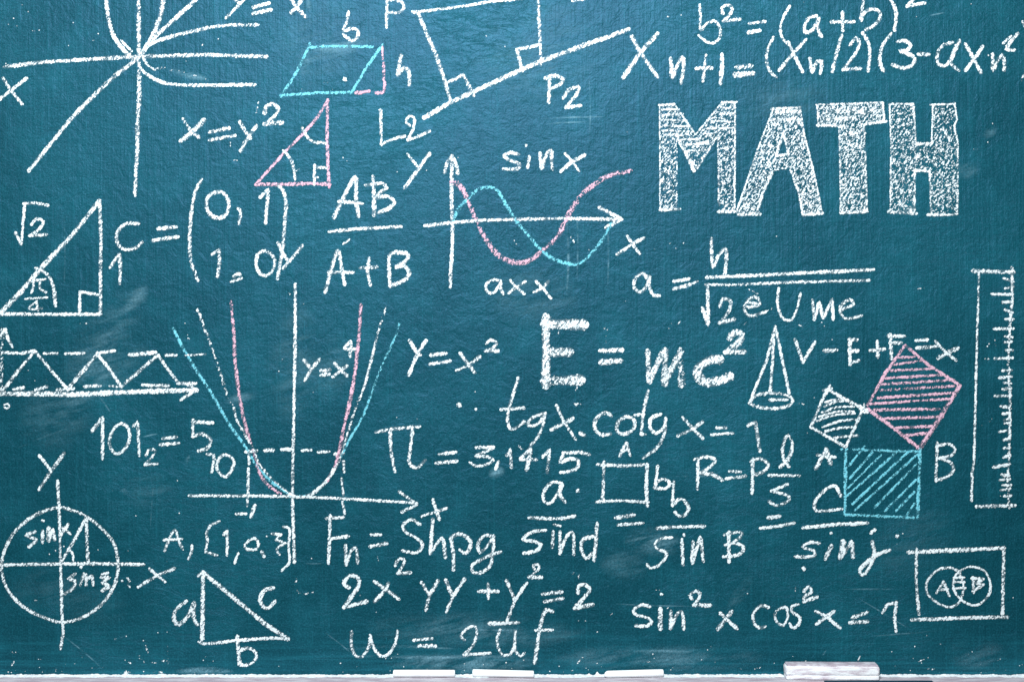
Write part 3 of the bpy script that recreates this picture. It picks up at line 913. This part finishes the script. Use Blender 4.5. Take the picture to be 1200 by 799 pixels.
L4.8 505,490 700,470 880,462 ; S 598,580 550,575 500,600 570,625 570,655 460,658 ; L5 670,595 635,670 ; L6 740,570 720,665 ; S5 725,660 770,600 790,570 795,660
S4.6 910,570 920,650 880,740 850,765 835,740 870,700 930,650 1010,620 ; L4 900,520 925,500
.4.5 668,520
.5 1055,540
.6 508,728
#P chalk_equation | sin squared x cos squared x = 1 | 4.8
@700 620
S4.6 305,450 260,440 210,475 230,500 290,515 320,540 280,565 225,562 ; L5.6 368,465 368,580 ; L5.6 430,480 428,575 ; S 432,570 470,490 495,480 505,580
.4 375,378
S4.2 555,405 540,385 575,360 600,375 590,410 565,440 ; L5 565,440 660,445
L5 720,490 815,578 ; L5 785,480 705,582
@880 620
S 100,455 60,445 15,490 20,550 50,575 80,568 ; S4.2 195,455 145,480 145,530 185,562 212,525 212,468 195,455 ; S4.2 278,438 240,450 238,478 285,515 278,555 245,576 228,552
S4.6 310,360 340,335 355,365 310,395 315,420 ; L5 310,420 385,395
S4.4 380,480 440,510 520,575 ; L5 485,480 440,510 385,552 ; L5 595,515 680,485 ; L5 580,545 680,538
L4.4 770,485 800,440 848,427 ; L4.6 850,425 840,520 848,595
#P chalk_diagram | white box holding two overlapping circles | 5.0
@1020 620 6.656
L5.6 298,178 700,160 1040,145 ; L4 360,155 355,400 378,660 ; L5 325,703 700,690 1065,682 ; L4.6 1040,150 1035,400 1030,660
#Q circle | left circle, marked A | 3.4
S 690,325 610,298 520,320 445,400 440,490 520,570 620,605 690,570 720,500 725,420 690,330
L3.6 570,410 515,495 ; L4 570,410 615,515 ; L4 540,470 600,465
#Q circle | right circle, marked B | 3.4
S 695,325 790,290 890,325 935,420 925,500 870,570 810,592 740,570 690,530 650,470 650,390 695,325
L4 800,375 805,490 ; L4 790,380 880,385 ; L4 880,388 820,420 880,430 ; L4 880,432 800,480
L3 650,375 730,375 ; L3 645,410 735,410 ; L3 645,460 740,455
"""


def parse_pts(s, o, k):
    r = []
    for tok in s.split():
        a, b = tok.split(',')
        r.append((o[0] + float(a) / k, o[1] + float(b) / k))
    return r


def build_ink():
    parts, cur, part = [], None, None
    o, k, dw = (0, 0), 4.992, 4.5

    def flush(c):
        if c is None or not c['ink'].f:
            return
        me = mesh_obj(c['name'], c['ink'].v, c['ink'].f, M_CHALK[c['col']], None, c['ink'].uv)
        me["label"] = c['label']
        c['obj'] = me

    allp = []
    for line in INK_TEXT.strip().splitlines():
        line = line.strip()
        if not line:
            continue
        if line[:2] in ('#P', '#Q'):
            bits = [b.strip() for b in line[2:].split('|')]
            cur = dict(name=bits[0], label=bits[1], col=bits[3] if len(bits) > 3 else 'w', ink=Ink(), sub=line[1] == 'Q', up=part, obj=None)
            dw = float(bits[2])
            if line[1] == 'P':
                part = cur
            allp.append(cur)
        elif line[0] == '@':
            b = line[1:].split()
            o, k = (float(b[0]), float(b[1])), (float(b[2]) if len(b) > 2 else 4.992)
        elif line[0] == '.':
            b = line[1:].split()
            p = parse_pts(b[1], o, k)[0]
            cur['ink'].blob(p[0], p[1], float(b[0]))
        else:
            for st in line.split(';'):
                st = st.strip()
                head, rest = st.split(' ', 1)
                kind = head[0]
                wd = head[1:].split(':')
                w = float(wd[0]) if wd[0] else dw
                d = float(wd[1]) if len(wd) > 1 else 1.0
                if kind == 'F':
                    cur['ink'].fill([parse_pts(s, o, k) for s in rest.split('/')], d)
                    continue
                pts = parse_pts(rest, o, k)
                if kind == 'S':
                    pts = catmull(pts, pts[0] == pts[-1])
                cur['ink'].stroke(pts, w, d)
    # a diagram made only of sub-parts keeps its first piece as the part itself
    for c in allp:
        flush(c)
    for c in allp:
        if c['obj'] is None:
            continue
        up = c['up']['obj'] if c['sub'] and c['up'] is not None else None
        c['obj'].parent = up if up is not None else board


build_ink()

# crumbs, ticks and smears left on the board
SPECKS = """
16,22 2 0;26,6 2 0;33,14 2 0;20,31 2 0;10,29 2 0;40,37 3 20;46,36 2 0;80,52 3 80;115,40 2 0;86,27 2 0;109,48 3 0;7,75 2 0;238,52 4 -60;256,46 2 0;218,72 2 0;
365,103 3 0;382,97 3 0;570,43 3 40;592,55 2 0;783,20 3 0;798,18 2 0;862,20 2 0;940,3 3 0;903,53 2 20;1074,20 2 0;1138,5 2 0;500,200 2 0;537,185 2 0;464,201 4 10;604,284 4 60;671,281 7 60;690,293 2 0;
735,155 2 0;404,187 6 45;270,170 6 80;275,188 5 0;359,205 5 -30;349,199 4 -30;340,345 5 60;356,356 2 0;367,460 2 0;327,435 2 0;331,421 2 0;103,379 4 0;92,379 3 0;55,447 4 80;41,446 2 0;33,434 2 0;
217,379 2 0;219,391 3 70;222,397 3 30;145,575 7 85;208,563 2 0;152,605 3 20;159,604 2 0;210,601 2 0;65,645 2 0;115,644 2 0;150,645 2 0;43,703 4 0;25,726 3 60;75,640 2 0;58,649 2 0;
365,654 3 0;443,654 4 80;441,717 2 0;557,459 2 0;465,489 2 0;489,491 2 0;678,727 2 0;686,727 2 0;717,719 3 -30;700,740 2 0;774,719 2 0;783,712 3 -40;773,691 2 0;769,691 2 0;
833,757 2 0;829,761 2 0;791,741 3 0;876,695 2 0;862,704 3 0;932,689 6 85;890,780 5 80;1045,763 2 0;1080,773 6 -20;1049,780 2 0;1139,763 2 0;1171,772 3 -20;1150,778 3 0;1091,783 6 0;1068,785 3 0;
940,290 6 5;903,292 3 0;910,277 2 0;1048,295 3 0;1079,338 6 -10;895,463 3 0;938,475 4 60;940,473 4 20;946,507 2 0;954,466 2 0;939,382 5 20;954,371 2 0;963,378 2 0;975,398 2 0;966,382 2 0;801,285 2 0;
792,291 2 0;767,292 2 0;786,285 3 0;733,353 4 -30;796,378 4 -60;785,378 4 30;783,385 3 0;868,379 4 -60;1164,155 4 80;1158,168 3 60;1143,175 3 0;1163,145 2 0;1166,402 7 85;1159,403 2 0;1157,406 2 0;
1170,483 5 -50;1161,492 4 -50;1150,498 3 0;1187,700 2 0;1052,637 3 0;1058,625 2 0;1072,757 2 0;1102,754 2 0;1086,744 2 0;148,745 2 0;168,750 2 0;196,740 2 0;185,741 2 0;172,760 7 75;162,768 3 0;167,773 5 50;150,775 7 30;
197,760 7 88;197,770 8 88;197,779 4 88;181,776 4 0;194,774 7 0;136,748 5 -20;15,777 5 -60;47,772 3 0;20,764 18 3;66,786 4 80;10,787 6 0;150,787 12 2;185,787 9 0;422,697 2 0;402,681 3 75;421,684 2 0;
678,775 6 -60;682,770 3 0;760,775 3 0;765,766 2 0;765,776 3 0;700,777 2 0;593,776 2 0;551,766 2 0;614,773 2 0;670,785 4 0;1007,770 5 -60;930,770 3 60;945,775 5 80;938,777 4 -60;943,774 3 0;1198,779 4 90
"""


def specks():
    ink = Ink()
    for it in SPECKS.replace('\n', '').split(';'):
        if not it.strip():
            continue
        p, w, a = it.split()
        x, y = map(float, p.split(','))
        w, a = float(w), math.radians(float(a))
        if w <= 2.5:
            ink.blob(x, y, w * 0.95, 1.0)
        else:
            c, s = math.cos(a) * w * 0.5, math.sin(a) * w * 0.5
            ink.stroke([(x - c, y - s), (x + c, y + s)], min(3.4, 1.6 + w * 0.18), 0.62)
    r = random.Random(11)
    for i in range(90):                                  # powder low on the board, just over the ledge
        x = r.uniform(0, 1200)
        y = 788 - abs(r.gauss(0, 9))
        ink.blob(x, y, r.uniform(0.8, 1.8), r.uniform(0.7, 1.1))
    # ghosts of wiped writing
    G = [([(349, 675), (346, 686), (350, 694), (356, 696), (367, 693)], 3.2, 0.52),
         ([(870, 381), (880, 374), (890, 370), (905, 361)], 2.6, 0.55),
         ([(672, 672), (678, 672), (678, 676)], 4, 0.6)]
    for pts, w, d in G:
        ink.stroke(catmull(pts), w, d)
    o = mesh_obj("chalk_specks", ink.v, ink.f, M_CHALK['w'], panel, ink.uv)
    o["kind"] = "stuff"
    o["label"] = "scattered white chalk crumbs and faint wiped marks"


def smears():
    ink = Ink()
    P = [([(168, 335), (150, 358), (120, 400), (95, 450), (70, 500)], 46, 0.20),
         ([(172, 332), (160, 350), (146, 365)], 16, 0.30),
         ([(175, 405), (120, 440), (85, 475)], 40, 0.17),
         ([(20, 500), (60, 490), (110, 500)], 60, 0.12),
         ([(730, 632), (760, 634), (800, 640)], 26, 0.42),
         ([(860, 690), (875, 700)], 36, 0.20),
         ([(702, 665), (725, 660), (760, 668)], 30, 0.16),
         ([(572, 556), (582, 553), (592, 550)], 11, 0.75),
         ([(216, 538), (224, 540)], 9, 0.7), ([(146, 571), (146, 580)], 8, 0.7),
         ([(198, 82), (215, 86), (245, 94)], 8, 0.45),
         ([(1130, 190), (1135, 210)], 26, 0.25), ([(1155, 150), (1165, 160)], 16, 0.3),
         ([(350, 350), (346, 420), (340, 500)], 50, 0.14), ([(262, 472), (300, 464)], 14, 0.3),
         ([(400, 390), (380, 470)], 40, 0.12), ([(358, 8), (366, 6)], 14, 0.4), ([(350, 100), (370, 60), (450, 48)], 20, 0.28),
         ([(560, 330), (620, 345), (680, 350)], 60, 0.14), ([(560, 110), (640, 60), (700, 90)], 110, 0.10),
         ([(330, 30), (420, 70)], 90, 0.10), ([(430, 735), (560, 738), (690, 745)], 34, 0.22), ([(450, 775), (560, 778), (640, 776)], 20, 0.40),
         ([(640, 770), (760, 772), (900, 770)], 26, 0.24), ([(0, 700), (60, 690), (150, 720)], 50, 0.08),
         ([(1110, 760), (1140, 770), (1180, 765)], 30, 0.16), ([(860, 120), (980, 120)], 60, 0.10), ([(1020, 660), (1120, 610)], 60, 0.08),
         ([(1005, 700), (1035, 718), (1060, 733), (1068, 737)], 1.6, 0.6), ([(775, 557), (805, 558), (835, 558)], 1.4, 0.8), ([(720, 707), (760, 709), (815, 710)], 1.6, 0.5),
         ([(555, 737), (580, 738), (612, 737)], 1.8, 0.8), ([(166, 512), (175, 510), (186, 508)], 1.8, 0.7), ([(353, 660), (365, 660), (378, 660)], 1.4, 0.6),
         ([(957, 780), (962, 771), (969, 760)], 1.6, 0.7), ([(1088, 19), (1097, 17), (1108, 15)], 1.8, 0.7), ([(630, 140), (660, 138), (712, 137)], 1.8, 0.6), ([(632, 146), (660, 144), (690, 143)], 1.5, 0.6),
         ([(180, 565), (178, 590), (176, 620)], 1.5, 0.4), ([(75, 745), (100, 765), (120, 783)], 1.6, 0.5), ([(130, 752), (145, 745), (160, 738)], 1.6, 0.6), ([(380, 740), (400, 755), (420, 772)], 1.4, 0.4),
         ([(20, 525), (50, 512), (85, 500)], 2.2, 0.35), ([(114, 462), (122, 472), (130, 484)], 2.0, 0.5), ([(400, 760), (470, 757), (540, 760)], 3, 0.5), ([(420, 768), (500, 770), (620, 768)], 4, 0.5),
         ([(700, 764), (760, 762), (830, 764)], 3, 0.35), ([(1020, 745), (1060, 742), (1105, 738)], 1.8, 0.5), ([(985, 690), (1020, 690), (1052, 690)], 1.8, 0.45), ([(690, 90), (692, 130), (690, 170)], 2, 0.35),
         ([(664, 250), (666, 300), (664, 350)], 3, 0.45), ([(676, 240), (677, 290), (676, 330)], 2, 0.4), ([(712, 260), (713, 300), (712, 340)], 2, 0.35), ([(75, 250), (76, 300), (75, 340)], 2, 0.25),
         ([(150, 560), (180, 577), (205, 585)], 40, 0.10), ([(205, 786), (250, 785), (275, 787)], 7, 0.6)]
    rr = random.Random(5)
    for si, (pts, w, d) in enumerate(P):
        q = resample(catmull(pts), 4.0)
        n = len(q)
        if n < 3:
            continue
        i0 = len(ink.v)
        h = 0.00004 + (si % 12) * 0.000006
        for i, p in enumerate(q):
            a, b = q[max(0, i - 1)], q[min(n - 1, i + 1)]
            dd = math.dist(a, b)
            nx, ny = -(b[1] - a[1]) / dd, (b[0] - a[0]) / dd
            t = i / (n - 1)
            env = math.sin(math.pi * t) ** 0.8
            hw = w * (0.35 + 0.45 * env) * rr.uniform(0.93, 1.07)
            for j in (-1, 0, 1):
                ink.v.append(ink.at(p[0] + nx * hw * j, p[1] + ny * hw * j, h))
                ink.uv.append((d * env * 1.05, float(j)))
        for i in range(n - 1):
            for j in range(2):
                c = i0 + i * 3 + j
                ink.f.append((c, c + 1, c + 4, c + 3))
    o = mesh_obj("chalk_smears", ink.v, ink.f, M_CHALK['s'], panel, ink.uv)
    o["kind"] = "stuff"
    o["label"] = "soft pale smears of wiped chalk"


specks()
smears()


# ------------------------------------------------------------------ things on the ledge
def chalk_stick(x0, x1, y0, y1, r0, r1, label, tip=False):
    """a moulded stick of chalk lying on the ledge, from (x0,y0) to (x1,y1)"""
    a, b = Vector((x0, y0, r0)), Vector((x1, y1, r1))
    mid = (a + b) / 2
    ln = (b - a).length
    d = (b - a).normalized()
    side = d.cross(Vector((0, 0, 1))).normalized()
    up = side.cross(d).normalized()
    rr = random.Random(int(x0 * 1e5))
    prof = [(0, 0.0), (0, 0.72), (0.004, 0.90), (0.012, 1.0), (0.25, 1.0), (0.5, 1.0), (0.75, 1.0), (0.988, 1.0), (0.996, 0.92), (1, 0.75), (1, 0.0)]
    if tip:
        prof = [(0, 0.0), (0.0, 0.35), (0.012, 0.62), (0.03, 0.86), (0.05, 0.97), (0.075, 1.0)] + prof[4:]
    n = 28
    vs, fs = [], []
    for t, q in prof:
        r = r0 + (r1 - r0) * t
        c = a + d * (ln * t)
        c.z = r
        for i in range(n):
            an = i / n * math.tau
            w = 1 + rr.uniform(-0.012, 0.012)
            off = (-0.0012 * (1 - q) if tip and t < 0.08 else 0)
            p = c + side * (math.cos(an) * r * q * w) + up * (math.sin(an) * r * q * w + off)
            vs.append(p - Vector((mid.x, mid.y, 0)))
    for j in range(len(prof) - 1):
        for i in range(n):
            k = (i + 1) % n
            fs.append((j * n + i, j * n + k, (j + 1) * n + k, (j + 1) * n + i))
    o = mesh_obj("chalk_stick", [tuple(v) for v in vs], fs, M_STICK, None, smooth=True)
    bm = bmesh.new()
    bm.from_mesh(o.data)
    bmesh.ops.remove_doubles(bm, verts=bm.verts, dist=1e-6)
    bmesh.ops.recalc_face_normals(bm, faces=bm.faces)
    bm.to_mesh(o.data)
    bm.free()
    o.location = (mid.x, mid.y, BASE_Z + 0.0003)
    o["label"] = label
    o["category"] = "chalk"
    o["group"] = "sticks of chalk on the ledge"
    return o


chalk_stick(bx(461.5), bx(533.5), -0.0085, -0.0085, 0.0041, 0.0041, "level white chalk stick on the ledge, leftmost of three, below the letter w")
chalk_stick(bx(554), bx(625.5), -0.0075, -0.0120, 0.0044, 0.0040, "white chalk stick on the ledge between two others, its right end lower")
chalk_stick(bx(707.5), bx(776.5), -0.0125, -0.0070, 0.0040, 0.0043, "white chalk stick with a worn slanting left tip, nearest of three to the eraser", tip=True)


def eraser():
    root = bpy.data.objects.new("board_eraser", None)
    COL.objects.link(root)
    root.location = (bx(971.0), -0.0145, BASE_Z + 0.0003)
    root.rotation_euler = (0, 0, math.radians(-1.2))
    root["label"] = "pale pinkish chalk powdered board eraser lying at the right of the ledge"
    root["category"] = "eraser"

    def lump(x0, x1, y0, y1, z0, z1, bev, amp, seed):
        bm = box_bm(x0, x1, y0, y1, z0, z1)
        bmesh.ops.subdivide_edges(bm, edges=[e for e in bm.edges if abs(e.verts[0].co.x - e.verts[1].co.x) > 0.02], cuts=24)
        bmesh.ops.bevel(bm, geom=[e for e in bm.edges if e.calc_face_angle(0) > 1.0], offset=bev, segments=3, profile=0.5, affect='EDGES')
        r = random.Random(seed)
        for v in bm.verts:
            v.co += Vector((r.uniform(-amp, amp), r.uniform(-amp, amp), r.uniform(-amp, amp) if v.co.z > z0 + 0.001 else 0))
        return bm

    bm_obj("felt_pad", lump(-0.0535, 0.0535, -0.0095, 0.0095, 0.0, 0.0052, 0.0014, 0.0003, 1), M_ERASER, root, True)
    bm_obj("block", lump(-0.0540, 0.0540, -0.0098, 0.0098, 0.0046, 0.0158, 0.0026, 0.0003, 2), M_ERASER, root, True)
    bm_obj("cover", lump(-0.0525, 0.0525, -0.0082, 0.0092, 0.0145, 0.0172, 0.0012, 0.00015, 3), M_RIM, root, True)


eraser()

# unidentified thin dark navy strip; only its rear edge reaches into the picture
dark_strip = bm_obj("navy_strip", box_bm(-0.062, 0.062, -0.010, 0.010, 0.0, 0.0024, 0.0006), M_NAVY)
dark_strip.location = (bx(1028) * 0.981, -0.0450, BASE_Z + 0.0003)
dark_strip["label"] = "dark navy strip at the bottom edge of the picture, in front of the eraser"
dark_strip["category"] = "felt strip"
